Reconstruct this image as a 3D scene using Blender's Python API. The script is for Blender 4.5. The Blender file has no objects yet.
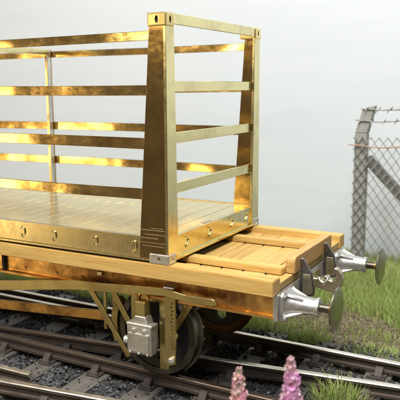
import bpy, bmesh, math, random
import numpy as np
from mathutils import Vector, Matrix
random.seed(7); rng = np.random.default_rng(11)
scene = bpy.context.scene
COL = scene.collection
R = math.radians
# units: one unit is one metre of the railway the model portrays; x runs along the wagon, y away from the viewer

# ------------------------------------------------------------------ camera
CAM = Vector((2.182, -6.7076, 3.1237)); YAW, PIT, ROL = R(29.9967), R(-9.3742), R(-0.5726)
F_PX, PX, PY = 663.266, 176.841, 197.333
Fw = Vector((-math.sin(YAW)*math.cos(PIT), math.cos(YAW)*math.cos(PIT), math.sin(PIT)))
Rt = Vector((math.cos(YAW), math.sin(YAW), 0)); Up = Rt.cross(Fw)
R2 = Rt*math.cos(ROL)+Up*math.sin(ROL); U2 = -Rt*math.sin(ROL)+Up*math.cos(ROL)
cam_d = bpy.data.cameras.new('camera'); cam = bpy.data.objects.new('camera', cam_d); COL.objects.link(cam)
cam.matrix_world = Matrix(((R2.x, U2.x, -Fw.x, CAM.x), (R2.y, U2.y, -Fw.y, CAM.y), (R2.z, U2.z, -Fw.z, CAM.z), (0, 0, 0, 1)))
cam_d.sensor_width = 36; cam_d.lens = F_PX/400*36
cam_d.shift_x = (200-PX)/400; cam_d.shift_y = (PY-200)/400
cam_d.clip_start = 0.05; cam_d.clip_end = 500
cam_d.dof.use_dof = True; cam_d.dof.focus_distance = 7.0; cam_d.dof.aperture_fstop = 1.3
scene.camera = cam

# ------------------------------------------------------------------ light: an exhibition hall, no sun
world = bpy.data.worlds.new('World'); scene.world = world; world.use_nodes = True
wb = world.node_tree.nodes['Background']; wb.inputs[0].default_value = (0.55, 0.47, 0.38, 1); wb.inputs[1].default_value = 0.25
def area(name, loc, target, sx, sy, power, col):
    l = bpy.data.lights.new(name, 'AREA'); l.shape = 'RECTANGLE'; l.size = sx; l.size_y = sy; l.energy = power; l.color = col
    o = bpy.data.objects.new(name, l); COL.objects.link(o); o.location = loc
    o.rotation_euler = (Vector(target)-Vector(loc)).to_track_quat('-Z', 'Y').to_euler()
    return o
area('hall_ceiling_light', (2, -8, 24), (-1, 1.0, 0), 14, 10, 11200, (1.0, 0.965, 0.90))
area('backdrop_fill_light', (0, -15, 17), (-1, 6, 2), 12, 6, 3000, (0.95, 0.98, 1.0))  # unseen fill light added to brighten the backdrop evenly
area('warm_display_lamp', (-16.0, -12.8, .8), (-3.3, -1, 2.0), 3.0, 6.5, 420, (1.0, 0.72, 0.34))
area('casting_glow_lamp', (-12.2, -18.9, 6.95), (-1.3, -1.1, 3.4), 2.6, 1.7, 280, (1.0, 0.82, 0.48))  # unseen lamp added to brighten the top corner castings
vs = scene.view_settings; vs.view_transform = 'Standard'; vs.look = 'None'; vs.exposure = 0; vs.gamma = 1; vs.use_curve_mapping = False
scene.cycles.max_bounces = 8; scene.cycles.glossy_bounces = 6
scene.cycles.caustics_reflective = False; scene.cycles.caustics_refractive = False

# ------------------------------------------------------------------ materials
def mat_base(name):
    m = bpy.data.materials.new(name); m.use_nodes = True
    nt = m.node_tree; b = nt.nodes['Principled BSDF']
    return m, nt, b
def node(nt, t, **kw):
    n = nt.nodes.new(t)
    for k, v in kw.items():
        if k.startswith('_'): n.inputs[k[1:].replace('_', ' ')].default_value = v
        else: setattr(n, k, v)
    return n
def coords(nt, scale=(1, 1, 1)):
    tc = node(nt, 'ShaderNodeTexCoord'); oi = node(nt, 'ShaderNodeObjectInfo')
    mp = node(nt, 'ShaderNodeMapping'); mp.inputs['Scale'].default_value = scale
    off = node(nt, 'ShaderNodeVectorMath', operation='SCALE'); cx = node(nt, 'ShaderNodeCombineXYZ')
    for i in range(3): nt.links.new(oi.outputs['Random'], cx.inputs[i])
    nt.links.new(cx.outputs[0], off.inputs[0]); off.inputs['Scale'].default_value = 37.0
    nt.links.new(tc.outputs['Object'], mp.inputs['Vector']); nt.links.new(off.outputs[0], mp.inputs['Location'])
    return mp.outputs[0], oi.outputs['Random']
def ramp(nt, fac, stops):
    r = node(nt, 'ShaderNodeValToRGB'); e = r.color_ramp.elements
    while len(e) < len(stops): e.new(0.5)
    for i, (p, c) in enumerate(stops):
        e[i].position = p; e[i].color = (*c, 1) if len(c) == 3 else c
    nt.links.new(fac, r.inputs[0]); return r.outputs[0]
def noise(nt, vec, scale, detail=4, rough=.55, dist=0):
    n = node(nt, 'ShaderNodeTexNoise', _Scale=scale, _Detail=detail, _Roughness=rough, _Distortion=dist)
    nt.links.new(vec, n.inputs['Vector']); return n.outputs['Fac']
def mixc(nt, fac, a, b, mode='MIX'):
    n = node(nt, 'ShaderNodeMix', data_type='RGBA', blend_type=mode)
    for s, v in ((0, fac), (6, a), (7, b)):
        if hasattr(v, 'is_linked'): nt.links.new(v, n.inputs[s])
        else: n.inputs[s].default_value = (*v, 1) if isinstance(v, tuple) else v
    return n.outputs[2]
def maprange(nt, v, a, b, c, d):
    n = node(nt, 'ShaderNodeMapRange'); nt.links.new(v, n.inputs[0])
    for i, x in enumerate((a, b, c, d)): n.inputs[i+1].default_value = x
    return n.outputs[0]
def bump(nt, b, h, strength, dist=0.01):
    n = node(nt, 'ShaderNodeBump'); n.inputs['Strength'].default_value = strength; n.inputs['Distance'].default_value = dist
    nt.links.new(h, n.inputs['Height']); nt.links.new(n.outputs[0], b.inputs['Normal'])

def brass(name, base, dark, r0, r1, tarnish=(.52, .75), wav=.10, stretch=(1, 1, 1), ws=3.1, wdet=2):
    m, nt, b = mat_base(name); v, rnd = coords(nt, stretch)
    big = noise(nt, v, 2.2, 3, .6); fine = noise(nt, v, 15, 6, .7); sc = noise(nt, v, 90, 2, .6)
    t = ramp(nt, mixc(nt, .22, big, fine), [(tarnish[0], base), (tarnish[1], dark)])
    nt.links.new(t, b.inputs['Base Color']); b.inputs['Metallic'].default_value = 1
    nt.links.new(maprange(nt, fine, .3, .75, r0, r1), b.inputs['Roughness'])
    h = mixc(nt, .004, noise(nt, v, ws, wdet, .5), sc)
    bump(nt, b, h, wav, .06)
    return m
M = {}
M['brass'] = brass('polished_brass', (.83, .745, .40), (.52, .42, .22), .10, .28, (.50, .80), .08)
M['brass_rail'] = brass('soldered_brass_strip', (.88, .64, .26), (.42, .245, .09), .07, .22, (.46, .70), .50, (.8, 1, 1.3), 1.7, 1)
M['brass_post'] = brass('tarnished_brass', (.60, .41, .16), (.38, .23, .085), .08, .18, (.42, .75), .06)
M['brass_cast'] = brass('cast_brass_corner', (.90, .74, .34), (.60, .42, .17), .28, .42, (.5, .8), .05)
M['brass_floor'] = brass('brass_floor_sheet', (.92, .79, .41), (.84, .66, .29), .14, .28, (.45, .8), .05)
M['brass_warm'] = brass('copper_toned_brass', (.86, .50, .16), (.27, .135, .05), .22, .46, (.44, .60), .22)  # copper tint and dark mottling also imitate uneven warm reflections on the solebar
M['brass_olive'] = brass('olive_brass_etch', (.58, .48, .20), (.34, .24, .10), .26, .46, (.45, .75), .08)
M['brass_sill'] = brass('dull_brass_sill', (.58, .50, .28), (.46, .37, .19), .24, .38, (.45, .75), .05)
M['nickel'] = brass('pale_nickel_brass', (.62, .56, .42), (.40, .33, .22), .24, .44, (.42, .72), .12)
M['bronze'] = brass('bronzed_buffer_face', (.36, .335, .26), (.22, .195, .14), .22, .42, (.42, .72), .10)
M['white_metal'] = brass('cast_white_metal', (.74, .74, .72), (.46, .46, .45), .32, .55, (.42, .72), .30)
M['white_metal_dull'] = brass('dull_cast_white_metal', (.60, .58, .53), (.36, .34, .29), .45, .65, (.42, .68), .35)
M['dark_steel'] = brass('blackened_steel', (.26, .255, .25), (.12, .115, .11), .28, .5, (.4, .7), .12)
M['tyre_steel'] = brass('turned_steel_tyre', (.20, .19, .16), (.10, .085, .06), .25, .45, (.4, .7), .08)
M['tyre_bronze'] = brass('bronzed_steel_tyre', (.36, .21, .10), (.16, .09, .05), .25, .45, (.4, .7), .08)
def simple(name, col, rough, metal=0.0):
    m, nt, b = mat_base(name); v, rnd = coords(nt)
    n = noise(nt, v, 14, 4, .6)
    nt.links.new(mixc(nt, n, tuple(c*.65 for c in col), tuple(min(1, c*1.3) for c in col)), b.inputs['Base Color'])
    b.inputs['Roughness'].default_value = rough; b.inputs['Metallic'].default_value = metal
    bump(nt, b, n, .15, .02); return m
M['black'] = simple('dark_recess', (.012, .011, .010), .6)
M['solder'] = simple('solder', (.55, .54, .50), .35, 1)

def wood(name, light, mid, dark, axis):
    m, nt, b = mat_base(name); sc = [1, 1, 1]
    sc = [9.0, 9.0, 9.0]; sc[axis] = .55
    v, rnd = coords(nt, tuple(sc))
    g = noise(nt, v, 3.0, 6, .62, .4); g2 = noise(nt, v, 11, 3, .6)
    v2, _ = coords(nt); blot = noise(nt, v2, 1.7, 3, .55)
    c = ramp(nt, g, [(.25, dark), (.45, mid), (.62, light), (.85, mid)])
    c = mixc(nt, maprange(nt, g2, .52, .72, 0, .35), c, dark)
    c = mixc(nt, maprange(nt, blot, .45, .75, 0, .45), c, mid)
    hsv = node(nt, 'ShaderNodeHueSaturation'); nt.links.new(c, hsv.inputs['Color'])
    nt.links.new(maprange(nt, rnd, 0, 1, .86, 1.10), hsv.inputs['Value'])
    nt.links.new(hsv.outputs[0], b.inputs['Base Color'])
    nt.links.new(maprange(nt, g, .3, .7, .42, .6), b.inputs['Roughness'])
    bump(nt, b, g2, .22, .01); return m
WL, WM, WD = (.60, .395, .125), (.52, .32, .092), (.38, .21, .055)
M['wood_x'] = wood('basswood_lengthways', WL, WM, WD, 0)
M['wood_y'] = wood('basswood_crossways', (.58, .39, .135), (.50, .32, .10), (.37, .215, .065), 1)
M['wood_end'] = wood('stained_end_wood', (.52, .315, .11), (.43, .245, .08), (.27, .145, .048), 1)

def rail_mat(name, side):
    m, nt, b = mat_base(name); v, rnd = coords(nt, (.4, 1, 1))
    n = noise(nt, v, 9, 5, .65)
    c = ramp(nt, n, [(.3, tuple(x*.55 for x in side)), (.55, side), (.8, tuple(x*1.5 for x in side))])
    nt.links.new(c, b.inputs['Base Color']); b.inputs['Roughness'].default_value = .72
    bump(nt, b, n, .25, .02); return m
M['rail_side'] = rail_mat('rust_painted_rail', (.062, .044, .034))
M['rail_top'] = brass('worn_railhead', (.90, .86, .76), (.66, .58, .46), .34, .52, (.42, .75), .08, (.5, 1, 1))
M['rail_shaded'] = brass('shaded_railhead', (.24, .175, .13), (.13, .085, .06), .38, .6, (.42, .75), .08, (.5, 1, 1))  # brown railhead: the wagon's shade and dark reflection put into the colour
M['chair'] = rail_mat('rusty_cast_chair', (.062, .047, .040))
M['sleeper'] = wood('weathered_sleeper', (.135, .123, .110), (.105, .095, .085), (.065, .058, .051), 1)

def attr_mat(name, rough, spec=.3, trans=None):
    m, nt, b = mat_base(name); a = node(nt, 'ShaderNodeAttribute', attribute_name='tint')
    nt.links.new(a.outputs['Color'], b.inputs['Base Color']); b.inputs['Roughness'].default_value = rough
    b.inputs['Specular IOR Level'].default_value = spec
    if trans:
        t = node(nt, 'ShaderNodeBsdfTranslucent'); nt.links.new(a.outputs['Color'], t.inputs[0])
        mx = node(nt, 'ShaderNodeMixShader'); mx.inputs[0].default_value = trans
        nt.links.new(b.outputs[0], mx.inputs[1]); nt.links.new(t.outputs[0], mx.inputs[2])
        nt.links.new(mx.outputs[0], nt.nodes['Material Output'].inputs[0])
    return m
M['stone'] = attr_mat('ballast_stone', .6, .35)
M['grass'] = attr_mat('static_grass', .6, .25, .35)
M['petal'] = attr_mat('flower_petal', .7, .2, .3)

def ground_mat():
    m, nt, b = mat_base('layout_earth'); tc = node(nt, 'ShaderNodeTexCoord'); v = tc.outputs['Object']
    a = noise(nt, v, 1.1, 5, .6); f = noise(nt, v, 24, 5, .7)
    c = ramp(nt, a, [(.3, (.085, .075, .048)), (.5, (.15, .12, .082)), (.7, (.19, .155, .11))])
    c = mixc(nt, f, c, (.07, .058, .042), 'MIX') if False else mixc(nt, maprange(nt, f, .35, .7, 0, .7), c, (.42, .35, .26))
    nt.links.new(c, b.inputs['Base Color']); b.inputs['Roughness'].default_value = .95
    bump(nt, b, f, .8, .06); return m
M['earth'] = ground_mat()
def sky_mat():
    m, nt, b = mat_base('painted_backscene'); tc = node(nt, 'ShaderNodeTexCoord')
    mp = node(nt, 'ShaderNodeMapping'); mp.inputs['Scale'].default_value = (.25, 1, 2.2); nt.links.new(tc.outputs['Object'], mp.inputs[0])
    n = noise(nt, mp.outputs[0], 1.3, 5, .6); n2 = noise(nt, mp.outputs[0], 9, 4, .6)
    c = ramp(nt, n, [(.25, (.575, .615, .65)), (.5, (.595, .635, .668)), (.8, (.615, .652, .685))])
    c = mixc(nt, maprange(nt, n2, .5, .8, 0, .12), c, (.55, .587, .62))
    nt.links.new(c, b.inputs['Base Color']); b.inputs['Roughness'].default_value = .9; return m
M['sky'] = sky_mat()
M['concrete'] = simple('cast_concrete_post', (.30, .295, .275), .85)
M['brace_mat'] = simple('dark_concrete_strut', (.17, .165, .15), .85)
M['fence_wire'] = simple('galvanised_wire', (.24, .235, .215), .55, .3)
M['rust_wire'] = simple('copper_wire', (.36, .23, .155), .6, .3)
M['stem'] = simple('plant_stem', (.10, .14, .05), .7)

# ------------------------------------------------------------------ mesh helpers
WORLD = {}      # world position of each object's origin
def link(name, me, mat, parent=None, centre=None, smooth=False):
    o = bpy.data.objects.new(name, me); COL.objects.link(o)
    if mat is not None and not me.materials:
        for mm in (mat if isinstance(mat, (list, tuple)) else [mat]): me.materials.append(M[mm])
    c = Vector(centre) if centre is not None else Vector((0, 0, 0))
    WORLD[o.name] = c.copy()
    if parent is not None:
        o.parent = parent; o.location = c - WORLD[parent.name]
    else: o.location = c
    if smooth:
        for p in me.polygons: p.use_smooth = True
    return o
def finish(bm, name, mat, parent=None, smooth=False, base=False):
    bm.normal_update()
    vs_ = [v.co for v in bm.verts]
    lo = Vector([min(v[i] for v in vs_) for i in range(3)]); hi = Vector([max(v[i] for v in vs_) for i in range(3)])
    c = (lo+hi)/2
    if base: c.z = lo.z
    bmesh.ops.translate(bm, verts=bm.verts, vec=-c)
    me = bpy.data.meshes.new(name); bm.to_mesh(me); bm.free()
    return link(name, me, mat, parent, c, smooth)
def bev(bm, w, seg=2):
    if w > 0: bmesh.ops.bevel(bm, geom=list(bm.edges), offset=w, segments=seg, affect='EDGES', profile=.6)
def bm_box(x0, x1, y0, y1, z0, z1, b=0.0, seg=2, bm=None):
    t = bmesh.new(); bmesh.ops.create_cube(t, size=1)
    for v in t.verts: v.co = Vector(((x0+x1)/2+v.co.x*(x1-x0), (y0+y1)/2+v.co.y*(y1-y0), (z0+z1)/2+v.co.z*(z1-z0)))
    bev(t, b, seg)
    if bm is None: return t
    me = bpy.data.meshes.new('t'); t.to_mesh(me); t.free(); bm.from_mesh(me); bpy.data.meshes.remove(me); return bm
def merge(*bms):
    out = bmesh.new()
    for t in bms:
        me = bpy.data.meshes.new('t'); t.to_mesh(me); t.free(); out.from_mesh(me); bpy.data.meshes.remove(me)
    return out
def box(name, x0, x1, y0, y1, z0, z1, mat, parent=None, b=0.004, seg=2, jit=0.0):
    t = bm_box(x0, x1, y0, y1, z0, z1, b, seg)
    if jit:
        for v in t.verts: v.co += Vector((random.uniform(-jit, jit), random.uniform(-jit, jit), random.uniform(-jit, jit)))
    return finish(t, name, mat, parent)
def bm_prism(pts, axis, a, b_, bw=0.0):
    """polygon pts in the two axes left after removing axis, extruded from a to b_"""
    t = bmesh.new(); n = len(pts)
    def mk(p, w):
        c = [0, 0, 0]; k = [i for i in range(3) if i != axis]
        c[k[0]], c[k[1]] = p; c[axis] = w; return t.verts.new(c)
    A = [mk(p, a) for p in pts]; B = [mk(p, b_) for p in pts]
    t.faces.new(A); t.faces.new(B[::-1])
    for i in range(n): t.faces.new((A[i], B[i], B[(i+1) % n], A[(i+1) % n]))
    bmesh.ops.recalc_face_normals(t, faces=t.faces)
    if bw: bev(t, bw, 1)
    return t
def bm_lathe(prof, axis, centre, n=48, closed=False):
    """prof: list of (along, radius)"""
    t = bmesh.new(); k = [i for i in range(3) if i != axis]; rings = []
    for a, r in prof:
        ring = []
        for j in range(n):
            th = 2*math.pi*j/n; c = list(centre); c[axis] += a; c[k[0]] += r*math.cos(th); c[k[1]] += r*math.sin(th)
            ring.append(t.verts.new(c))
        rings.append(ring)
    pairs = list(zip(rings[:-1], rings[1:])) + ([(rings[-1], rings[0])] if closed else [])
    for r0, r1 in pairs:
        for j in range(n): t.faces.new((r0[j], r0[(j+1) % n], r1[(j+1) % n], r1[j]))
    if not closed:
        t.faces.new(rings[0]); t.faces.new(rings[-1])
    bmesh.ops.recalc_face_normals(t, faces=t.faces); return t
def bm_tube(path, r, n=6, bm=None, taper=None):
    t = bm or bmesh.new(); P = [Vector(p) for p in path]; rings = []
    for i, p in enumerate(P):
        d = (P[min(i+1, len(P)-1)]-P[max(i-1, 0)]).normalized()
        u = d.orthogonal() if i == 0 else (u_prev-d*u_prev.dot(d))
        u.normalize(); u_prev = u; w = d.cross(u); rr = r*(taper[i] if taper else 1)
        rings.append([t.verts.new(p+(u*math.cos(2*math.pi*j/n)+w*math.sin(2*math.pi*j/n))*rr) for j in range(n)])
    for a, b_ in zip(rings[:-1], rings[1:]):
        for j in range(n): t.faces.new((a[j], a[(j+1) % n], b_[(j+1) % n], b_[j]))
    t.faces.new(rings[0][::-1]); t.faces.new(rings[-1]); return t
def bool_diff(o, cutters):
    """cut bmesh cutters (world coordinates) out of object o, baked into its mesh"""
    tmp = []
    w = WORLD[o.name]
    for cbm in cutters:
        bmesh.ops.translate(cbm, verts=cbm.verts, vec=-w)
        me = bpy.data.meshes.new('cut'); cbm.to_mesh(me); cbm.free()
        co = bpy.data.objects.new('cut', me); COL.objects.link(co); co.location = (0, 0, 0); tmp.append(co)
    ob = bpy.data.objects.new('host', o.data); COL.objects.link(ob)
    for co in tmp:
        md = ob.modifiers.new('b', 'BOOLEAN'); md.operation = 'DIFFERENCE'; md.object = co; md.solver = 'EXACT'
    dg = bpy.context.evaluated_depsgraph_get(); dg.update()
    me = bpy.data.meshes.new_from_object(ob.evaluated_get(dg)); nm = o.data.name
    o.data = me; me.name = nm; me.shade_flat()
    bpy.data.objects.remove(ob)
    for co in tmp:
        m_ = co.data; bpy.data.objects.remove(co); bpy.data.meshes.remove(m_)
def empty(name, loc, label=None, cat=None, group=None, kind=None):
    o = bpy.data.objects.new(name, None); COL.objects.link(o); o.location = loc; o.empty_display_size = .2
    WORLD[o.name] = Vector(loc)
    return tag(o, label, cat, group, kind)
def tag(o, label=None, cat=None, group=None, kind=None):
    for k, v in (('label', label), ('category', cat), ('group', group), ('kind', kind)):
        if v: o[k] = v
    return o
def copy_tree(o, dx, parent=None):
    c = o.copy(); COL.objects.link(c); WORLD[c.name] = WORLD[o.name]+Vector((dx, 0, 0))
    if parent is not None: c.parent = parent
    if parent is o.parent: c.location.x += dx
    for ch in list(o.children): copy_tree(ch, dx, c)
    return c
def mirror_y(o, parent):
    """a copy on the other side of the wagon centre line, mirrored in y"""
    me = o.data.copy(); w = WORLD[o.name]
    co = np.empty(len(me.vertices)*3); me.vertices.foreach_get('co', co); co = co.reshape(-1, 3); co[:, 1] *= -1
    me.vertices.foreach_set('co', co.ravel()); me.flip_normals()
    c = bpy.data.objects.new(o.name.split('.')[0], me); COL.objects.link(c); WORLD[c.name] = Vector((w.x, -w.y, w.z))
    c.parent = parent; c.location = WORLD[c.name]-WORLD[parent.name]
    for ch in list(o.children): mirror_y(ch, c)
    return c

# ------------------------------------------------------------------ the setting: ground, backscene, ballast, track
def ground():
    xs = np.linspace(-16, 10, 131); ys = np.linspace(-6.5, 6.6, 90)
    bm = bmesh.new(); g = []
    for y in ys:
        row = []
        for x in xs:
            z = -.27 + .03*math.sin(x*1.7+y*2.3)*math.sin(y*1.9-x*.6)
            if y > 1.5: z += .05*min(1, (y-1.5)/1.5)
            if y > 4.6: z -= .10*(y-4.6)
            if y < -2.4: z -= .10*min(1, (-2.4-y)/2)
            row.append(bm.verts.new((x, y, z)))
        g.append(row)
    for j in range(len(ys)-1):
        for i in range(len(xs)-1): bm.faces.new((g[j][i], g[j][i+1], g[j+1][i+1], g[j+1][i]))
    me = bpy.data.meshes.new('ground'); bm.to_mesh(me); bm.free()
    o = link('ground', me, 'earth', smooth=True); tag(o, kind='structure'); return o
ground()
def sky():
    # a backscene board curving forward at both ends
    bm = bmesh.new(); prof = []
    for i in range(61):
        x = -22+44*i/60; y = 6.5
        prof.append((x, y))
    for z0, z1 in ((-.9, 9.5),):
        for th in (0, .06):
            pass
    a = [[bm.verts.new((x, y+d, z)) for z in (-.9, 9.5) for d in (0, .08)] for x, y in prof]
    for p, q in zip(a[:-1], a[1:]):
        bm.faces.new((p[0], q[0], q[2], p[2])); bm.faces.new((p[1], p[3], q[3], q[1]))
        bm.faces.new((p[2], q[2], q[3], p[3])); bm.faces.new((p[0], p[1], q[1], q[0]))
    for p in (a[0], a[-1]): bm.faces.new((p[0], p[2], p[3], p[1]))
    bmesh.ops.recalc_face_normals(bm, faces=bm.faces)
    me = bpy.data.meshes.new('sky'); bm.to_mesh(me); bm.free()
    tag(link('sky', me, 'sky'), kind='structure')
sky()

def B_y(x): return -.55+(x+4.13)*.1386
def D_y(x): return -1.655+(x+2.177)*.1475
SLEEP_X = [-2.345+.727*k for k in range(-9, 8)]
track = empty('railway_track', (-2, 0, -.3), kind='structure')
def rail(path, name='rail', top='rail_top'):
    """bullhead rail swept along a path of (x, y); railhead at z = 0"""
    prof = [(-.028, -.155), (.028, -.155), (.036, -.146), (.036, -.118), (.012, -.106), (.010, -.050), (.037, -.040), (.038, -.010), (.030, 0), (-.030, 0), (-.038, -.010), (-.037, -.040), (-.010, -.050), (-.012, -.106), (-.036, -.118), (-.036, -.146)]
    bm = bmesh.new(); n = len(prof); rings = []
    P = [Vector((x, y, 0)) for x, y in path]
    for i, p in enumerate(P):
        d = (P[min(i+1, len(P)-1)]-P[max(0, i-1)]).normalized(); s = Vector((-d.y, d.x, 0))
        rings.append([bm.verts.new(p+s*a+Vector((0, 0, z))) for a, z in prof])
    for a, b_ in zip(rings[:-1], rings[1:]):
        for j in range(n):
            f = bm.faces.new((a[j], a[(j+1) % n], b_[(j+1) % n], b_[j]))
            if j in (7, 8, 9): f.material_index = 1
    for r_ in (rings[0], rings[-1]):
        f = bm.faces.new(r_); f.material_index = 1
    bmesh.ops.recalc_face_normals(bm, faces=bm.faces)
    return finish(bm, name, ['rail_side', top], track)
XS = [-9+.5*k for k in range(28)]
rail([(x, .755) for x in XS]); rail([(x, -.755) for x in XS], top='rail_shaded')
rail([(x, B_y(x)) for x in (-5.3, -4.5, -3.5, -2.5, -1.66)], top='rail_shaded'); rail([(x, B_y(x)) for x in (-1.645, -1, 0, 1, 2, 3, 4)])  # split where the painted shade on the railhead ends
rail([(x, D_y(x)) for x in XS if x < 3])
rail([(-6.2, D_y(-6.2)+.34), (-5.8, D_y(-5.8)+.22), (-3.6, D_y(-3.6)+.235), (-3.2, -1.50), (-2.742, -1.486)], 'check_rail')
rail([(-6.6, .42), (-6.2, .50), (-3.0, .50), (-2.5, .40)], 'check_rail')
def chair_mesh():
    parts = [bm_box(-.085, .085, -.165, .165, -.185, -.160, .006, 1)]
    for s in (-1, 1):
        parts.append(bm_prism([(s*.045, -.158), (s*.15, -.158), (s*.135, -.135), (s*.075, -.075), (s*.045, -.068)], 0, -.045, .045, .006))
        for u in (-.06, .06): parts.append(bm_lathe([(0, .020), (.022, .018), (.028, .008)], 2, (u, s*.14, -.158), 8))
    parts.append(bm_box(-.055, .055, .048, .085, -.125, -.065, .008, 1))
    bm = merge(*parts); me = bpy.data.meshes.new('rail_chair'); bm.to_mesh(me); bm.free(); me.materials.append(M['chair']); return me
CH = chair_mesh()
for k, x in enumerate(SLEEP_X):
    dx = random.uniform(-.02, .02); hw = .15
    y0 = -2.55 if x < -.2 else -2.0; y1 = 1.38+random.uniform(-.08, .08)
    o = box('sleeper', x+dx-hw, x+dx+hw, y0+random.uniform(-.1, .1), y1, -.36, -.186, 'sleeper', track, .010, 2)
    o.rotation_euler.z = random.uniform(-.01, .01)+(.02 if x < 3 else 0)
    ys_ = [.755, -.755, D_y(x)] + ([B_y(x)] if x > -4.6 else [])
    for yy in ys_:
        ang = 0 if abs(yy) == .755 else math.atan(.14)
        c = link('rail_chair', CH, None, track, (x+dx, yy, 0)); c.rotation_euler.z = ang+random.uniform(-.02, .02)

def point_mesh(name, verts, faces, tints, mat, kind, parent=None):
    me = bpy.data.meshes.new(name)
    nv = len(verts); me.vertices.add(nv); me.vertices.foreach_set('co', np.asarray(verts, np.float32).ravel())
    faces = np.asarray(faces, np.int32); fn = faces.shape[1]
    me.loops.add(faces.size); me.loops.foreach_set('vertex_index', faces.ravel())
    me.polygons.add(len(faces)); me.polygons.foreach_set('loop_start', np.arange(0, faces.size, fn, dtype=np.int32))
    me.update(calc_edges=True); me.validate(); me.shade_flat()
    at = me.attributes.new('tint', 'FLOAT_COLOR', 'POINT'); at.data.foreach_set('color', np.asarray(tints, np.float32).ravel())
    o = link(name, me, mat, parent); tag(o, kind=kind); return o
def near_rail(x, y):
    d = np.minimum(np.abs(y-.755), np.abs(y+.755)); d = np.minimum(d, np.where(x > -5.3, np.abs(y-B_y(x)), 9)); return np.minimum(d, np.abs(y-D_y(x)))
def ballast():
    n = 210000
    x = rng.uniform(-8.5, 3.2, n); y = rng.uniform(-3.3, 1.75, n)
    keep = np.ones(n, bool)
    sx = np.min(np.abs(x[:, None]-np.array(SLEEP_X)[None]), axis=1)
    on = (sx < .165) & (y < 1.36)
    keep &= ~(on & (rng.random(n) > .02))
    keep &= near_rail(x, y) > .055
    edge = 1.50+.16*np.sin(x*2.1)+.10*np.sin(x*5.3+1)
    keep &= (y < edge) | (rng.random(n) < .10)
    far = (y > -.5) & (x < -4.5); keep &= ~far | (rng.random(n) < .8)
    x, y, on = x[keep], y[keep], on[keep]; n = len(x)
    s = rng.uniform(.008, .0185, n)*np.where(rng.random(n) < .08, 1.35, 1)
    z = -.235+rng.uniform(-.045, .035, n); z = np.where(on, -.180+s*.5, z); z = np.where(y > 1.35, z-.10*(y-1.35), z)
    cube = np.array([[a, b, c] for a in (-1, 1) for b in (-1, 1) for c in (-1, 1)], float)
    v = cube[None]*s[:, None, None]*rng.uniform(.55, 1.15, (n, 8, 3))
    v *= rng.uniform(.7, 1.25, (n, 1, 3))
    q = rng.normal(size=(n, 4)); q /= np.linalg.norm(q, axis=1)[:, None]; a, b, c, d = q.T
    Rm = np.stack([np.stack([1-2*(c*c+d*d), 2*(b*c-a*d), 2*(b*d+a*c)], -1), np.stack([2*(b*c+a*d), 1-2*(b*b+d*d), 2*(c*d-a*b)], -1), np.stack([2*(b*d-a*c), 2*(c*d+a*b), 1-2*(b*b+c*c)], -1)], 1)
    v = np.einsum('nij,nkj->nki', Rm, v)+np.stack([x, y, z], -1)[:, None]
    f = np.array([[0, 1, 3, 2], [4, 6, 7, 5], [0, 4, 5, 1], [2, 3, 7, 6], [0, 2, 6, 4], [1, 5, 7, 3]])
    F = (f[None]+8*np.arange(n)[:, None, None]).reshape(-1, 4)
    g = np.exp(rng.normal(-2.9, .42, n)); g = np.clip(g, .02, .5); g = np.where(rng.random(n) < .006, .42, g)
    t = np.stack([g*1.0, g*1.0, g*1.03, np.ones(n)], -1); t = np.repeat(t, 8, axis=0)
    point_mesh('ballast', v.reshape(-1, 3), F, t, 'stone', 'stuff')
ballast()

# ------------------------------------------------------------------ the wagon
XE = -8.94                                        # far end of the wagon (outside the picture)
wagon = empty('flat_wagon', (-4.47, 0, 0), 'unpainted model flat wagon with brass underframe and bare wooden deck on the track', 'wagon')
W = wagon
WD_, ZCB, ZCT = 1.157, 1.200, 1.353
# deck: cross planks between lengthways baulks
pw = .2435; k = 0; x = -.02
while x > XE+.1:
    w = pw+random.uniform(-.006, .006); x1 = x; x0 = max(x-w+.007, XE+.02)
    box('deck_plank', x0, x1, -1.145, 1.145, 1.203+random.uniform(-.001, .001), 1.284+random.uniform(-.003, .003), 'wood_y', W, .005, 1)
    x -= w
def baulk(name, x0, x1, y0, y1, z0, z1, mat='wood_x', b=.008):
    bm = bm_box(x0, x1, y0, y1, z0, z1, 0)
    geom = [e for e in bm.edges if abs(e.verts[0].co.x-e.verts[1].co.x) > 2]
    bmesh.ops.subdivide_edges(bm, edges=geom, cuts=14)
    for v in bm.verts: v.co.y += .004*math.sin(v.co.x*1.3+y0); v.co.z += .003*math.sin(v.co.x*1.9+y1*3)
    sharp = [e for e in bm.edges if len(e.link_faces) == 2 and e.calc_face_angle() > .8]
    bmesh.ops.bevel(bm, geom=sharp, offset=b, segments=2, affect='EDGES')
    return finish(bm, name, mat, W)
baulk('curb_rail', XE+.02, -.005, -WD_, -.974, ZCB-.004, ZCT)
baulk('curb_rail', XE+.02, -.005, .974, WD_, ZCB-.004, ZCT)
baulk('deck_baulk', XE+.17, -.095, -.715, -.565, 1.288, 1.353)
baulk('deck_baulk', XE+.17, -.095, .40, .55, 1.288, 1.353)
for k in range(1, 34):
    xx = -.02-pw*k+.004
    for yy in (-.727, .388):
        box('seam_dark_spot', xx-.010, xx+.010, yy-.008, yy+.008, 1.276, 1.2895, 'black', W, 0)  # black boxes stand in for the shade in small gaps along the seams
def end_baulk(x0, x1, sgn):
    pts = [(-.61, 1.288), (.61, 1.288), (.61, 1.40), (.575, 1.452), (-.575, 1.452), (-.61, 1.40)]
    pts = [(-.61, 1.288), (.61, 1.288), (.61, 1.405), (.602, 1.430), (.585, 1.448), (.56, 1.455), (-.56, 1.455), (-.585, 1.448), (-.602, 1.430), (-.61, 1.405)]
    return finish(bm_prism(pts, 0, x0, x1, .006), 'end_baulk', 'wood_end', W)
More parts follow.
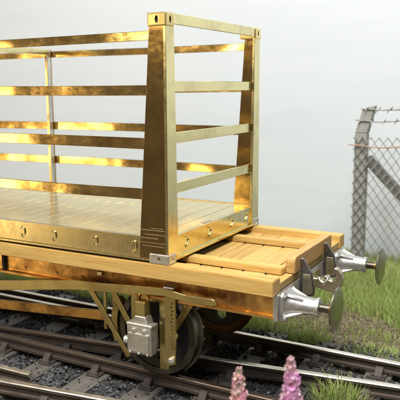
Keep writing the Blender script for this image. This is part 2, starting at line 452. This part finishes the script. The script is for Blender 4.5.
end_baulk(-.092, .004, 1); end_baulk(XE-.004, XE+.092, -1)
# solebars: brass channel, web with top and bottom flanges
def solebar(s):
    y = 1.0
    pts = [(-y+.10, .945), (-y-.045, .945), (-y-.045, .972), (-y, .980), (-y, 1.165), (-y-.03, 1.172), (-y-.03, 1.195), (-y+.10, 1.195)]
    if s > 0: pts = [(-a, b) for a, b in pts]
    bm = bm_prism(pts, 0, XE+.06, -.045, 0)
    o = finish(bm, 'solebar', 'brass_warm', W)
    for xx in (-3.52, -5.3, -7.4):
        box('stiffener', xx-.018, xx+.018, min(s*1.002, s*1.04), max(s*1.002, s*1.04), .975, 1.165, 'black', o, .003, 1)
    for xx in [-2.35, -2.72, -3.2, -4.1, -5.0, -6.1, -7.0]:
        r_ = finish(bm_lathe([(0, .018), (.010*s, .017), (.018*s, .009)], 1, (xx, s*1.001, 1.04), 8), 'rivet', 'brass_warm', o)
    return o
solebar(-1); solebar(1)
box('bracket', -2.11, -2.05, -1.05, -1.004, 1.10, 1.15, 'brass', W, .006, 1)
# a cross bearer floor under the deck keeps light out between the solebars
for xx in (-.6, -2.4, -3.6, -4.47, -5.4, -6.5, -8.3): box('cross_member', xx-.05, xx+.05, -.89, .89, .99, 1.199, 'brass_warm', W, .004, 1)
box('under_floor', XE+.07, -.05, -.895, .895, 1.185, 1.1985, 'brass_olive', W, 0)
# headstocks
for xx, s in ((-.044, 1), (XE+.044, -1)):
    x0, x1 = sorted((xx, xx+s*.046)); box('headstock', x0, x1, -1.06, 1.06, .935, 1.198, 'white_metal', W, .006)
# buffers
def buffer(yc, hz=1.072):
    c = (0, yc, hz)
    base = bm_prism([(-.165, -.13), (-.13, -.155), (.13, -.155), (.165, -.13), (.165, .10), (.13, .135), (-.13, .135), (-.165, .10)], 0, .003, .045, .008)
    bmesh.ops.translate(base, verts=base.verts, vec=(0, yc, hz))
    body = bm_lathe([(.04, .148), (.075, .122), (.11, .108), (.20, .091), (.312, .080), (.316, .092), (.352, .092), (.356, .072)], 0, c, 40)
    ribs = []
    for a in (45, 135, 225, 315):
        ca, sa = math.cos(R(a)), math.sin(R(a))
        rb = bm_prism([(.04, .06), (.04, .185), (.07, .158), (.21, .094), (.21, .06)], 1, -.014, .014, .004)
        bmesh.ops.rotate(rb, verts=rb.verts, cent=(0, 0, 0), matrix=Matrix.Rotation(R(a-90), 3, 'X'))
        bmesh.ops.translate(rb, verts=rb.verts, vec=(0, yc, hz)); ribs.append(rb)
    bolts = []
    for sy in (-1, 1):
        for sz in (-1, 1): bolts.append(bm_lathe([(.044, .022), (.062, .022), (.068, .012)], 0, (0, yc+sy*.125, hz-.01+sz*.105), 8))
    b_ = finish(merge(base, body, *ribs, *bolts), 'buffer', 'white_metal', W, smooth=False)
    for p in b_.data.polygons: p.use_smooth = len(p.vertices) == 4
    b_.data.set_sharp_from_angle(angle=R(38)) if hasattr(b_.data, 'set_sharp_from_angle') else None
    o = finish(bm_lathe([(.345, .040), (.475, .040)], 0, c, 24), 'buffer_shank', 'tyre_steel', b_, True); sharp(o)
    finish(bm_lathe([(.440, .044), (.452, .044)], 0, c, 20), 'shank_glint_ring', 'brass_warm', b_, True)  # added ring stands in for an orange reflection on the shank
    o = finish(bm_lathe([(.455, .05), (.475, .085), (.492, .175), (.497, .208), (.504, .215), (.513, .211), (.522, .18), (.528, .10), (.530, .02)], 0, c, 56), 'buffer_head', 'bronze', b_, True); sharp(o)
    return b_
def sharp(o, a=38):
    if hasattr(o.data, 'set_sharp_from_angle'): o.data.set_sharp_from_angle(angle=R(a))
for yc in (-.864, .864):
    b_ = buffer(yc)
# the same pair, turned round, at the other end
for b_ in [o for o in list(W.children) if o.name.startswith('buffer')]:
    c = b_.copy(); COL.objects.link(c); c.parent = W; c.rotation_euler.z = math.pi; c.location = Vector((-b_.location.x, -b_.location.y, b_.location.z)); WORLD[c.name] = c.location+WORLD[W.name]
    for ch in b_.children:
        d = ch.copy(); COL.objects.link(d); d.parent = c
# coupling plates and hook
for yc in (-.42, .35):
    pts = [(.004, .985), (.145, 1.035), (.150, 1.10), (.118, 1.27), (.030, 1.405), (.004, 1.41)]
    o = finish(bm_prism(pts, 1, yc-.016, yc+.016, .003), 'coupling_plate', 'dark_steel', W)
    finish(bm_prism([(.03, 1.02), (.135, 1.055), (.138, 1.10), (.110, 1.25), (.03, 1.25)], 1, yc-.021, yc-.0165, .001), 'plate_facing', 'nickel', o)
box('drawbar_plate', .003, .022, -.15, .15, .98, 1.17, 'nickel', W, .005)
def hook():
    out = [(.0, 1.10), (.06, 1.105), (.10, 1.125), (.135, 1.145), (.165, 1.135), (.180, 1.105), (.21, 1.095), (.245, 1.11), (.262, 1.145), (.250, 1.185), (.225, 1.225), (.235, 1.243), (.265, 1.232), (.305, 1.185), (.325, 1.12), (.318, 1.055), (.285, 1.005), (.235, .975), (.18, .975), (.12, .995), (.06, 1.005), (.0, 1.01)]
    h = finish(bm_prism(out, 1, -.045, .045, .008), 'draw_hook', 'nickel', W)
    finish(bm_lathe([(-.06, .022), (-.056, .034), (-.048, .034)], 1, (.115, 0, 1.07), 12), 'hook_pin', 'brass', h)
    path = [(.115+.055*math.cos(t)*.8, -.075-.02*math.sin(t*2), 1.105+.045*math.sin(t)) for t in np.linspace(0, 2*math.pi, 22)]
    finish(bm_tube([(.075, -.07, 1.13), (.10, -.078, 1.085), (.135, -.082, 1.072), (.165, -.078, 1.095), (.178, -.07, 1.13), (.168, -.055, 1.15)], .013, 8), 'coupling_link', 'white_metal', h, True)
hook()
# wheels
AX, WR = -1.49, .49
def wheel(s):
    prof_t = [(.0, WR-.010), (.008, WR), (.085, WR+.004), (.098, WR+.014), (.108, WR+.032), (.122, WR+.034), (.130, WR+.022), (.130, WR-.075), (.0, WR-.075)]
    yc = s*.825
    t = finish(bm_lathe([(-s*a, r) for a, r in prof_t], 1, (AX, yc, WR), 72, True), 'wheel', 'tyre_steel' if s < 0 else 'tyre_bronze', W, True); sharp(t, 30)
    d = finish(bm_lathe([(-s*.004, .075), (-s*.004, .12), (-s*.045, .16), (-s*.045, WR-.14), (-s*.022, WR-.0745), (-s*.10, WR-.0745), (-s*.075, .16), (-s*.12, .10), (-s*.12, .075)], 1, (AX, yc, WR), 64, True), 'wheel_disc', 'black', t, True); sharp(d, 30)
    cut = []
    for a in (35, 155, 275):
        cut.append(bm_lathe([(-.3, .072), (.3, .072)], 1, (AX+.265*math.cos(R(a)), yc, WR+.265*math.sin(R(a))), 24))
    bool_diff(d, cut)
    for p in d.data.polygons: p.use_smooth = True
    sharp(d, 30)
    hub = finish(bm_lathe([(-.14, .0749), (.14, .0749)], 1, (AX, yc-s*.06, WR), 24), 'hub', 'dark_steel', t, True); sharp(hub)
    return t
made_axle = [wheel(-1), wheel(1)]
made_axle.append(finish(bm_lathe([(-1.02, .045), (1.02, .045)], 1, (AX, 0, WR), 20), 'axle', 'dark_steel', W, True)); sharp(made_axle[-1])
# axle guards: etched brass plates with outward slanting legs
def strip(p, q, w0, w1, y0, y1):
    """flat bar in the xz plane from p to q"""
    a, b_ = Vector((p[0], 0, p[1])), Vector((q[0], 0, q[1])); d = (b_-a).normalized(); n = Vector((-d.z, 0, d.x))
    pts = [a+n*w0/2, b_+n*w1/2, b_-n*w1/2, a-n*w0/2]
    return bm_prism([(v.x, v.z) for v in pts], 1, y0, y1, .003)
def axle_guard():
    ya, yb = -.945, -.920
    parts = [bm_box(-1.375, -1.265, ya, yb, .135, 1.0, .003, 1), bm_box(-1.735, -1.645, ya, yb, .335, 1.0, .003, 1)]
    g = finish(merge(*parts), 'axle_guard', 'brass_olive', W)
    finish(strip((-1.765, .20), (-2.30, .945), .055, .075, ya-.028, ya-.004), 'guard_leg', 'brass_olive', g)
    finish(strip((-1.70, .47), (-1.99, .945), .065, .075, ya-.0035, yb-.004), 'guard_leg', 'brass_olive', g)
    finish(strip((-1.225, .56), (-.985, .945), .060, .075, ya-.0035, yb-.004), 'guard_leg', 'brass_olive', g)
    finish(bm_box(-1.735, -1.255, -.918, -.900, .86, .99, .003, 1), 'guard_plate', 'brass_olive', g)
    for bx, bz in ((-1.02, .955), (-.985, .905), (-1.06, .90)): finish(bm_lathe([(-.022, .012), (-.018, .020), (0, .020)], 1, (bx, ya-.004, bz), 10), 'rivet', 'brass_warm', g)
    finish(bm_lathe([(-.03, .02), (-.022, .034), (0, .034)], 1, (-1.225, -1.02, .285), 12), 'guard_bolt', 'white_metal', g)
    return g
def axlebox():
    body = merge(bm_box(-1.645, -1.340, -1.170, -1.055, .350, .665, .018, 2), bm_box(-1.60, -1.385, -1.06, -.948, .38, .64, .01, 1))
    lid = bm_box(-1.622, -1.364, -1.187, -1.166, .376, .585, .010, 2)
    top = bm_box(-1.652, -1.332, -1.174, -1.04, .652, .688, .009, 1)
    crown = bm_prism([(-1.59, .687), (-1.395, .687), (-1.43, .765), (-1.555, .765)], 1, -1.15, -1.02, .008)
    o = finish(merge(body, lid, top, crown), 'axlebox', 'white_metal_dull', W)
    for xx in (-1.555, -1.425): finish(bm_lathe([(-.022, .012), (-.016, .024), (0, .026)], 1, (xx, -1.170, .618), 10), 'bolt', 'white_metal', o)
    for xx in (-1.60, -1.49, -1.38): finish(bm_lathe([(-.012, .008), (-.008, .014), (0, .014)], 1, (xx, -1.182, .368), 8), 'rivet', 'white_metal', o)
    finish(bm_lathe([(0, .045), (.045, .04), (.055, .02)], 0, (-1.71, -1.10, .46), 14), 'oil_plug', 'white_metal', o)
    bk = finish(bm_box(-1.555, -1.435, -1.140, -1.03, .766, .920, .006, 1), 'spring_buckle', 'brass_olive', o)
    finish(bm_tube([(-1.56, -1.06, .92), (-1.545, -1.06, .985), (-1.5, -1.06, 1.01), (-1.455, -1.06, .985), (-1.44, -1.06, .92)], .018, 8), 'buckle_loop', 'brass_warm', o, True)
    return o
ag = axle_guard(); ab = axlebox(); made_axle += [ag, ab]
lid_ = None
made_axle += [mirror_y(ag, W), mirror_y(ab, W)]
for o in list(made_axle): copy_tree(o, -5.96, W)
# brake gear on the near side
def brake():
    y0, y1 = -1.135, -1.112
    top = [(-4.6, .66), (-3.5, .872), (-2.36, 1.030), (-2.0, 1.050), (-1.19, 1.108), (-.95, 1.072), (-.66, 1.078), (-.62, 1.070), (-.60, 1.042)]
    bot = [(-.61, 1.018), (-.66, 1.005), (-.95, 1.000), (-1.19, 1.030), (-2.0, .955), (-2.36, .925), (-3.5, .752), (-4.6, .55)]
    lv = finish(bm_prism(top+bot, 1, y0, y1, .003), 'brake_lever', 'brass_olive', W)
    finish(bm_lathe([(-.05, .05), (.06, .05)], 1, (-4.5, -1.10, .63), 16), 'pivot', 'dark_steel', lv)
    # lever guard: upright plate with a column of drilled holes
    g = finish(bm_prism([(-1.225, .30), (-1.185, .255), (-1.105, .285), (-1.095, .55), (-1.07, .60), (-1.10, .64), (-1.10, 1.06), (-1.225, 1.06)], 1, -1.082, -1.060, .002), 'lever_guard', 'brass_olive', W)
    cut = [bm_lathe([(-.1, .0105), (.1, .0105)], 1, (-1.135-.01*(i % 2), -1.07, .46+.040*i), 8) for i in range(13)]
    bool_diff(g, cut)
    finish(bm_box(-1.20, -1.08, -1.150, -1.05, 1.112, 1.13, .004, 1), 'guard_strap', 'solder', g)
    finish(bm_lathe([(-.030, .02), (-.022, .036), (.02, .036)], 1, (-1.145, -1.084, .325), 12), 'guard_bolt', 'white_metal', g)
    # push rod, hangers and blocks
    rd = finish(strip((-6.3, .18), (-2.30, .485), .125, .115, -.66, -.63), 'brake_rod', 'brass_warm', W)
    for xx in (-2.27, -2.14): finish(bm_box(xx-.020, xx+.020, -.70, -.675, .34, .985, .003, 1), 'brake_hanger', 'brass_olive', W)
    blk = []
    for i in range(9):
        a = R(150+i*6.5); blk.append((AX+(WR+.045)*math.cos(a), WR+(WR+.045)*math.sin(a)))
    for i in range(9):
        a = R(202-i*6.5); blk.append((AX+(WR+.13)*math.cos(a), WR+(WR+.13)*math.sin(a)))
    finish(bm_prism(blk, 1, -.81, -.71, .004), 'brake_block', 'brass_olive', W)
brake()

# ------------------------------------------------------------------ the flat rack container on the deck
XC, WY, ZB = -1.135, 1.142, 1.3785
ZT = 3.838; XM = -4.47; XL = 2*XM-XC
rack = empty('flat_rack_container', (XM, 0, ZB), 'open brass model container with slatted sides standing on the wooden wagon deck', 'container')
Kk = rack
ZB0 = 1.376
# floor
floor_x0, floor_x1 = XL+.06, XC-.06
n_pl = 32; pwid = (floor_x1-floor_x0)/n_pl
for i in range(n_pl):
    box('floor_plank', floor_x0+i*pwid+.0035, floor_x0+(i+1)*pwid-.0035, -WY+.065, WY-.065, 1.600, 1.618+random.uniform(-.0006, .0006), 'brass_floor', Kk, .001, 1)
box('floor_sheet', XL+.055, XC-.055, -WY+.07, WY-.07, 1.586, 1.597, 'black', Kk, 0)  # coloured black so the gaps between planks look shaded
# sills: C channels round the base
def sill_pts(s):
    y = WY
    p = [(-y+.065, 1.378), (-y-.004, 1.378), (-y-.004, 1.400), (-y+.020, 1.404), (-y+.020, 1.604), (-y+.004, 1.607), (-y+.004, 1.626), (-y+.065, 1.626)]
    return p if s < 0 else [(-a, b) for a, b in p]
def hook_mesh(parent, name, pos, face):
    """slim bent wire lashing ring lying against the sill"""
    k = random.uniform(.85, 1.1); r_ = random.uniform(-.3, .3)
    if face == 'x': pts = [(-.012, .060), (.028, .052), (.046, .030), (.030, .004), (.006, -.020), (-.018, -.052)]
    else: pts = [(.030*k*math.cos(t), .050*k*math.sin(t)) for t in np.linspace(2.3+r_, -2.4+r_, 10)]+[(-.006, -.068*k)]
    P = []
    for a, b_ in pts:
        if face == 'y-': P.append((pos[0]+a, pos[1]-.008, pos[2]+b_))
        elif face == 'y+': P.append((pos[0]+a, pos[1]+.008, pos[2]+b_))
        else: P.append((pos[0]+.008, pos[1]+a, pos[2]+b_))
    finish(bm_tube(P, .0075, 6), name, 'brass', parent, True)
for s in (-1, 1):
    so = finish(bm_prism(sill_pts(s), 0, XL+.05, XC-.05, 0), 'side_sill', 'brass_sill', Kk)
    for xx in (-1.56, -2.06, -2.63, -3.09, -3.60, -4.10, -4.85, -5.4, -5.9, -6.4, -7.0):
        hook_mesh(so, 'lashing_hook', (xx, s*(WY-.020), 1.515), 'y-' if s < 0 else 'y+')
for xa, d in ((XC, 1), (XL, -1)):
    x_ = xa
    p = [(x_-d*.065, 1.378), (x_+d*.004, 1.378), (x_+d*.004, 1.402), (x_-d*.024, 1.406), (x_-d*.024, 1.602), (x_-d*.004, 1.606), (x_-d*.004, 1.628), (x_-d*.065, 1.628)]
    eo = finish(bm_prism(p, 1, -WY+.06, WY-.06, 0), 'end_sill', 'brass', Kk)
    if d > 0:
        for yy in (-.73, -.20, .38, .80): hook_mesh(eo, 'lashing_hook', (x_-.024, yy, 1.51), 'x')
        box('slot_plate', x_-.10, x_-.04, -.28, -.10, 1.6285, 1.634, 'solder', eo, 0)
# corner posts: angle section, plate on the side and plate on the end
def corner_post(s, xa, d):
    z0, z1 = ZB0+.006, ZT-.12
    ya, yb = sorted((s*WY, s*(WY-.032)))
    side = bm_prism([(xa, z0), (xa-d*.345, z0), (xa-d*.340, 1.55), (xa-d*.190, z1), (xa, z1)], 1, ya, yb, .003)
    xa0, xa1 = sorted((xa+d*.001, xa-d*.031))
    end = bm_prism([(s*(WY+.0015), z0), (s*(WY-.205), z0), (s*(WY-.155), z1), (s*(WY+.0015), z1)], 0, xa0, xa1, .003)
    o = finish(side, 'corner_post', 'brass_post', Kk)
    finish(end, 'post_flange', 'brass', o)
    if s < 0 and d > 0:
        for zz, u0, u1 in ((1.535, .31, .05), (1.57, .335, .03), (1.615, .33, .12), (1.655, .28, .03), (1.70, .32, .04), (1.722, .20, .06)): finish(bm_box(xa-u0, xa-u1, ya-.0035, ya+.002, zz, zz+random.uniform(.002, .005), 0, 1), 'solder_score', 'solder', o)
    return o
def casting(s, xa, d, z0, z1, lx, mat):
    x0, x1 = sorted((xa+d*.010, xa-d*lx)); y0, y1 = sorted((s*(WY+.010), s*(WY-.150)))
    o = finish(bm_box(x0, x1, y0, y1, z0, z1, .016, 3), 'corner_casting', mat, Kk); sharp(o, 50)
    zc = (z0+z1)/2
    def slot(axis, c):
        t = bm_lathe([(-.030, .018), (.030, .018)], axis, (0, 0, 0), 20)
        for v in t.verts: v.co.z *= 2.0 if z1-z0 > .12 else 1.3
        bmesh.ops.translate(t, verts=t.verts, vec=c); return t
    xm = (x0+x1)/2; ym = (y0+y1)/2
    bool_diff(o, [slot(1, (xm, s*(WY+.010), zc)), slot(0, (xa+d*.010, ym, zc))])
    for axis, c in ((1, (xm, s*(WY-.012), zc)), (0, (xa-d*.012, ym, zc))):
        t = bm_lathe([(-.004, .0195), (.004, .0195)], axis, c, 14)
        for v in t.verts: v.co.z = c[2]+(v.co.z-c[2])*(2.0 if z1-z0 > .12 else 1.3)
        finish(t, 'slot_shade', 'black', o)  # black disc stands in for the shade inside the slot
    return o
for s in (-1, 1):
    for xa, d in ((XC, 1), (XL, -1)):
        corner_post(s, xa, d)
        casting(s, xa, d, 3.708, ZT, .205, 'brass_cast')
        casting(s, xa, d, 1.3555, 1.462, .225, 'white_metal')
# side rails
for s in (-1, 1):
    y0, y1 = sorted((s*(WY-.008), s*(WY-.034)))
    for z0, z1 in ((3.582, 3.672), (3.058, 3.158), (2.520, 2.632), (2.008, 2.118)):
        bm = bm_box(XL+.19, XC-.19 if z0 > 3.5 else XC-.19-.05*(3.6-z0)/.7, y0, y1, z0, z1, 0)
        ed = [e for e in bm.edges if abs(e.verts[0].co.x-e.verts[1].co.x) > 2]
        bmesh.ops.subdivide_edges(bm, edges=ed, cuts=40)
        ph = random.uniform(0, 6)
        for v in bm.verts:
            v.co.z += .006*math.sin(v.co.x*1.1+ph); v.co.y += .007*math.sin(v.co.x*1.7+ph*2)+.003*math.sin(v.co.x*4.3+ph)
        sh = [e for e in bm.edges if len(e.link_faces) == 2 and e.calc_face_angle() > .8]
        bmesh.ops.bevel(bm, geom=sh, offset=.004, segments=1, affect='EDGES')
        o = finish(bm, 'side_rail', 'brass_rail', Kk)
    # middle post
    ya, yb = sorted((s*(WY-.036), s*(WY-.062))); pm = box('middle_post', XM-.10, XM+.012, ya, yb, 1.628, 3.70, 'brass_post', Kk, .003, 1)
    ya, yb = sorted((s*(WY-.063), s*(WY-.13))); box('post_flange', XM-.012, XM+.012, ya, yb, 1.628, 3.70, 'white_metal', pm, .003, 1)
box('cross_beam', XM-.05, XM+.05, -WY+.135, WY-.135, 3.62, 3.70, 'brass', Kk, .004, 1)
# end rails
for xa, d in ((XC, 1), (XL, -1)):
    for z0, z1, yi in ((3.735, 3.838, .985), (3.083, 3.190, .95), (2.570, 2.680, .945), (2.058, 2.168, .94)):
        x0, x1 = sorted((xa-d*.004, xa-d*.040) if z0 > 3.5 else (xa-d*.0345, xa-d*.062))
        o = box('end_rail', x0, x1, -yi-(.0 if z0 > 3.5 else .06), yi+(.0 if z0 > 3.5 else .06), z0, z1, 'brass', Kk, .004, 1)

# ------------------------------------------------------------------ fence
FY, FZ = 5.0, -.25
fence = empty('chain_link_fence', (.4, FY, FZ), 'grey chain link fence with barbed wire top behind the wagon', 'fence')
def fence_post(px):
    w = .105; out = .13
    bm = bm_prism([(px-w, FZ-.1), (px+w, FZ-.1), (px+w, 2.30), (px-w, 2.30)], 1, FY+.02, FY+.20, .012)
    p = finish(bm, 'fence_post', 'concrete', fence)
    # cranked top, leaning to the right as seen from the front and toward the viewer
    t = bmesh.new()
    base = [(px-w, FY+.02, 2.303), (px+w, FY+.02, 2.303), (px+w, FY+.20, 2.303), (px-w, FY+.20, 2.303)]
    top = [(px+.02, FY+.03, 2.74), (px+.235, FY+.03, 2.79), (px+.235, FY+.17, 2.79), (px+.02, FY+.17, 2.74)]
    A = [t.verts.new(v) for v in base]; B_ = [t.verts.new(v) for v in top]
    t.faces.new(A[::-1]); t.faces.new(B_)
    for i in range(4): t.faces.new((A[i], A[(i+1) % 4], B_[(i+1) % 4], B_[i]))
    bev(t, .012, 1); finish(t, 'cranked_arm', 'concrete', p)
    return p
fence_post(-.845); fence_post(3.6)
finish(strip((-.74, 1.86), (1.42, -.34), .17, .17, FY+.05, FY+.17), 'brace', 'brace_mat', fence)
def chain_link():
    bm = bmesh.new(); dx, dz, x, k = .074, .102, -.96, 0; z_top = 2.24
    n = int((z_top-FZ)/dz)+1
    while x < 5.2:
        pts = []
        for i in range(n+1):
            off = dx if (i+k) % 2 else 0
            pts.append((x+off+random.uniform(-.005, .005), FY-.01+(.012 if (i+k) % 2 else -.012), z_top-i*dz+random.uniform(-.005, .005)))
        bm_tube(pts, .0095, 4, bm)
        x += dx; k += 1
    return finish(bm, 'wire_mesh', 'fence_wire', fence)
chain_link()
def wire(z, y, x0, mat, name, barbs=False, r=.011):
    pts = [(x0+.1*i, y+random.uniform(-.006, .006), z+.02*math.sin(i*.5+z)-.0*i+random.uniform(-.006, .006)) for i in range(int((5.2-x0)/.1))]
    bm = bm_tube(pts, r, 5)
    if barbs:
        for i in range(1, len(pts), 2):
            p = Vector(pts[i])
            for s in (-1, 1):
                q = Vector((.035*s+random.uniform(-.02, .02), random.uniform(-.04, .04), random.uniform(.03, .06)*s))
                bm_tube([p-q, p, p+q], .009, 4, bm)
    return finish(bm, name, mat, fence)
wire(2.09, FY-.03, -1.04, 'rust_wire', 'line_wire', r=.012)
wire(2.73, FY+.015, -.86, 'fence_wire', 'barbed_wire', True, .012)
wire(2.53, FY+.012, -.95, 'fence_wire', 'barbed_wire', True, .012)

# ------------------------------------------------------------------ grass
def blades(x, y, z, h, tint, lean=.35, w=.010):
    n = len(x); th = rng.uniform(0, 2*np.pi, n); le = np.abs(rng.normal(0, lean, n))*h
    d = np.stack([np.cos(th), np.sin(th)], -1); s = np.stack([-d[:, 1], d[:, 0]], -1)
    # face roughly any way; width vector random
    ph = rng.uniform(0, 2*np.pi, n); s = np.stack([np.cos(ph), np.sin(ph)], -1)
    ww = w*rng.uniform(.7, 1.3, n)
    b = np.stack([x, y, z], -1); V = np.zeros((n, 5, 3))
    for k, (f, lf, wf) in enumerate(((0, 0, 1), (0, 0, -1), (.55, .35, .8), (.55, .35, -.8), (1, 1, 0))):
        V[:, k, 0] = x+d[:, 0]*le*lf+s[:, 0]*ww*wf; V[:, k, 1] = y+d[:, 1]*le*lf+s[:, 1]*ww*wf; V[:, k, 2] = z+h*f
    F = np.array([[0, 1, 3], [0, 3, 2], [2, 3, 4]])
    F = (F[None]+5*np.arange(n)[:, None, None]).reshape(-1, 3)
    return V.reshape(-1, 3), F, np.repeat(tint, 5, axis=0)
def tints(n, straw=.12, v=1.0):
    a = rng.random(n)[:, None]; g = (1-a)*np.array([[.26, .36, .09]])+a*np.array([[.48, .58, .20]])
    st = np.array([[.46, .40, .22]]); m = (rng.random(n) < straw)[:, None]
    c = np.where(m, st*rng.uniform(.7, 1.1, (n, 1)), g)*v
    return np.concatenate([c, np.ones((n, 1))], 1)
def gz(x, y):
    z = -.27+.03*np.sin(x*1.7+y*2.3)*np.sin(y*1.9-x*.6); z = z+np.where(y > 1.5, .05*np.minimum(1, (y-1.5)/1.5), 0)
    return z-np.where(y > 4.6, .10*(y-4.6), 0)
def lump(x, y): return .5+.25*np.sin(x*2.3+1.1*np.sin(y*1.7))+.25*np.sin(y*3.1+1.3*np.sin(x*1.9+2))
n = 330000
x = rng.uniform(-9, 6, n); y = rng.uniform(1.35, 6.2, n)
back = np.where(x > -.5, np.maximum(2.95-.80*(x+.5), 1.55), 2.95)+.08*np.sin(x*3.7)+.05*np.sin(x*9.1)
den = np.clip((y-back)/.5, 0, 1)
edge = np.exp(-((y-1.95-.1*np.sin(x*2))/.32)**2)*np.clip(.75-.55*np.clip((x+1.3)/1.2, 0, 1)+.35*(lump(x*1.7, y*2)-.5), 0, 1)
left = np.clip((-1.2-x)/.6, 0, 1)*.8
p = np.clip(np.maximum(np.maximum(den, edge*.55), left*(y > 1.6)*.7), .03, 1)
k = rng.random(n) < p*(.55+.45*lump(x*1.3, y*1.3))
x, y = x[k], y[k]; dn = np.clip((y-back[k])/.5, 0, 1)
h = rng.uniform(.10, .20, len(x))+dn*rng.uniform(.05, .22, len(x))*(.5+lump(x, y)); h *= np.where((y < 2.7), .8, 1)
V, F, T = blades(x, y, gz(x, y)-.01, h, tints(len(x), .16), .42, .0062)
point_mesh('grass', V, F, T, 'grass', 'stuff')
n = 26000
x = rng.uniform(-3, 4, n); y = rng.uniform(1.5, 3.4, n)
V, F, T = blades(x, y, gz(x, y)+.002, rng.uniform(.012, .035, n), np.concatenate([np.array([[.38, .32, .22]])*rng.uniform(.35, 1.25, (n, 1)), np.ones((n, 1))], 1), 2.2, .008)
point_mesh('path_litter', V, F, T, 'grass', 'stuff')
def tuft(loc, n, r, h0, h1, label, lean=.45, straw=.1, w=.008, v=1.0):
    a = rng.uniform(0, 2*np.pi, n); rr = r*np.sqrt(rng.random(n)); xx, yy = rr*np.cos(a), rr*np.sin(a)
    V, F, T = blades(xx, yy, np.zeros(n)-.01, rng.uniform(h0, h1, n)*(1-.45*rr/r), tints(n, straw, v), lean, w)
    V = V+np.stack([xx, yy, np.zeros(n)], -1).repeat(5, axis=0)*np.clip(V[:, 2:3]*1.2, 0, 1)
    o = point_mesh('grass_tuft', V, F, T, 'grass', None); o.location = loc
    tag(o, label, 'grass', 'grass tufts by the rails'); return o
tuft((.36, -.14, -.235), 650, .26, .18, .42, 'spiky green grass tuft between the rails at the bottom right corner', .5, .22)
tuft((-.52, 1.42, -.27), 420, .30, .10, .26, 'green grass tuft at the ballast edge below the near buffer', .5, .1)
tuft((.42, 1.30, -.27), 420, .42, .10, .24, 'low green grass tuft beside the far rail at the right edge', .5, .1)
tuft((-1.55, 1.75, -.27), 380, .40, .12, .26, 'grass tuft seen under the wagon behind the far wheel', .5, .15)

# ------------------------------------------------------------------ foxglove-like flower spikes in the foreground
def flower(base, top, n, spread, cols, label, lean):
    base = Vector(base); top = Vector(top)
    o = empty('flower_spike', base, label, 'flower', 'flowers in the foreground')
    path = [base.lerp(top, t)+Vector((lean*math.sin(t*3), lean*.5*math.sin(t*2.3), 0)) for t in np.linspace(0, 1, 12)]
    finish(bm_tube(path, .011, 6, taper=[1.2-.08*i for i in range(12)]), 'stem', 'stem', o, True)
    def at(t):
        f = t*11; i = min(10, int(f)); return path[i].lerp(path[i+1], f-i)
    # leaves low on the stem
    for i in range(7):
        t = .08+.07*i; p = at(t); a = i*2.4; d = Vector((math.cos(a), math.sin(a), .55)); s = Vector((-math.sin(a), math.cos(a), 0)); L = .26-.02*i
        bm = bmesh.new(); rows = []
        for f, wd in ((0, .006), (.3, .028), (.6, .024), (1, .002)):
            c = p+d*L*f-Vector((0, 0, .12*f*f)); rows.append((bm.verts.new(c-s*wd), bm.verts.new(c-Vector((0, 0, .006))), bm.verts.new(c+s*wd)))
        for r0, r1 in zip(rows[:-1], rows[1:]):
            bm.faces.new((r0[0], r0[1], r1[1], r1[0])); bm.faces.new((r0[1], r0[2], r1[2], r1[1]))
        finish(bm, 'leaf', 'stem', o)
    # florets: clusters of small cupped petals
    V, F, T = [], [], []
    for i in range(n):
        f = (i+random.random())/n; t = .66+.34*f; p = at(min(t, 1)); a = random.uniform(0, 2*math.pi)
        rad = spread*(1-f)**.65*random.uniform(.25, 1)+.006
        c = p+Vector((math.cos(a)*rad, math.sin(a)*rad, random.uniform(-.015, .015)-rad*.25))
        col = [a_+(b_-a_)*random.random() for a_, b_ in zip(*cols)]
        if f > .88: col = [x_*.55+y_*.45 for x_, y_ in zip(col, (.50, .42, .30))]
        sz = random.uniform(.018, .032)*(1.1-.55*f); ax = Vector((math.cos(a), math.sin(a), random.uniform(-.5, .5))).normalized()
        u = ax.orthogonal().normalized(); w = ax.cross(u); ph = random.uniform(0, 6)
        for q in range(5):
            b_ = ph+q*2*math.pi/5; r1 = u*math.cos(b_)+w*math.sin(b_); r2 = u*math.cos(b_+.6)+w*math.sin(b_+.6); r0 = u*math.cos(b_-.6)+w*math.sin(b_-.6)
            j = len(V); V += [tuple(c), tuple(c+r0*sz*.8+ax*sz*.5), tuple(c+r1*sz*1.25+ax*sz*.75), tuple(c+r2*sz*.8+ax*sz*.5)]; F.append((j, j+1, j+2, j+3))
            sh = random.uniform(.85, 1.12); T += [(*[min(1, x_*sh) for x_ in col], 1)]*4
    V = np.array(V)-np.array(base)
    fo = point_mesh('florets', V, F, T, 'petal', 'stuff'); fo.parent = o; fo.location = (0, 0, 0)
    return o
flower((.30, -2.62, -.33), (.305, -2.60, 1.130), 170, .098, ((.72, .40, .46), (.86, .62, .60)), 'pale salmon pink flower spike, the shorter of two in the foreground', .01)
flower((.715, -2.60, -.33), (.695, -2.60, 1.285), 260, .105, ((.72, .36, .56), (.86, .58, .72)), 'tall lilac pink flower spike in front of the rails', .012)
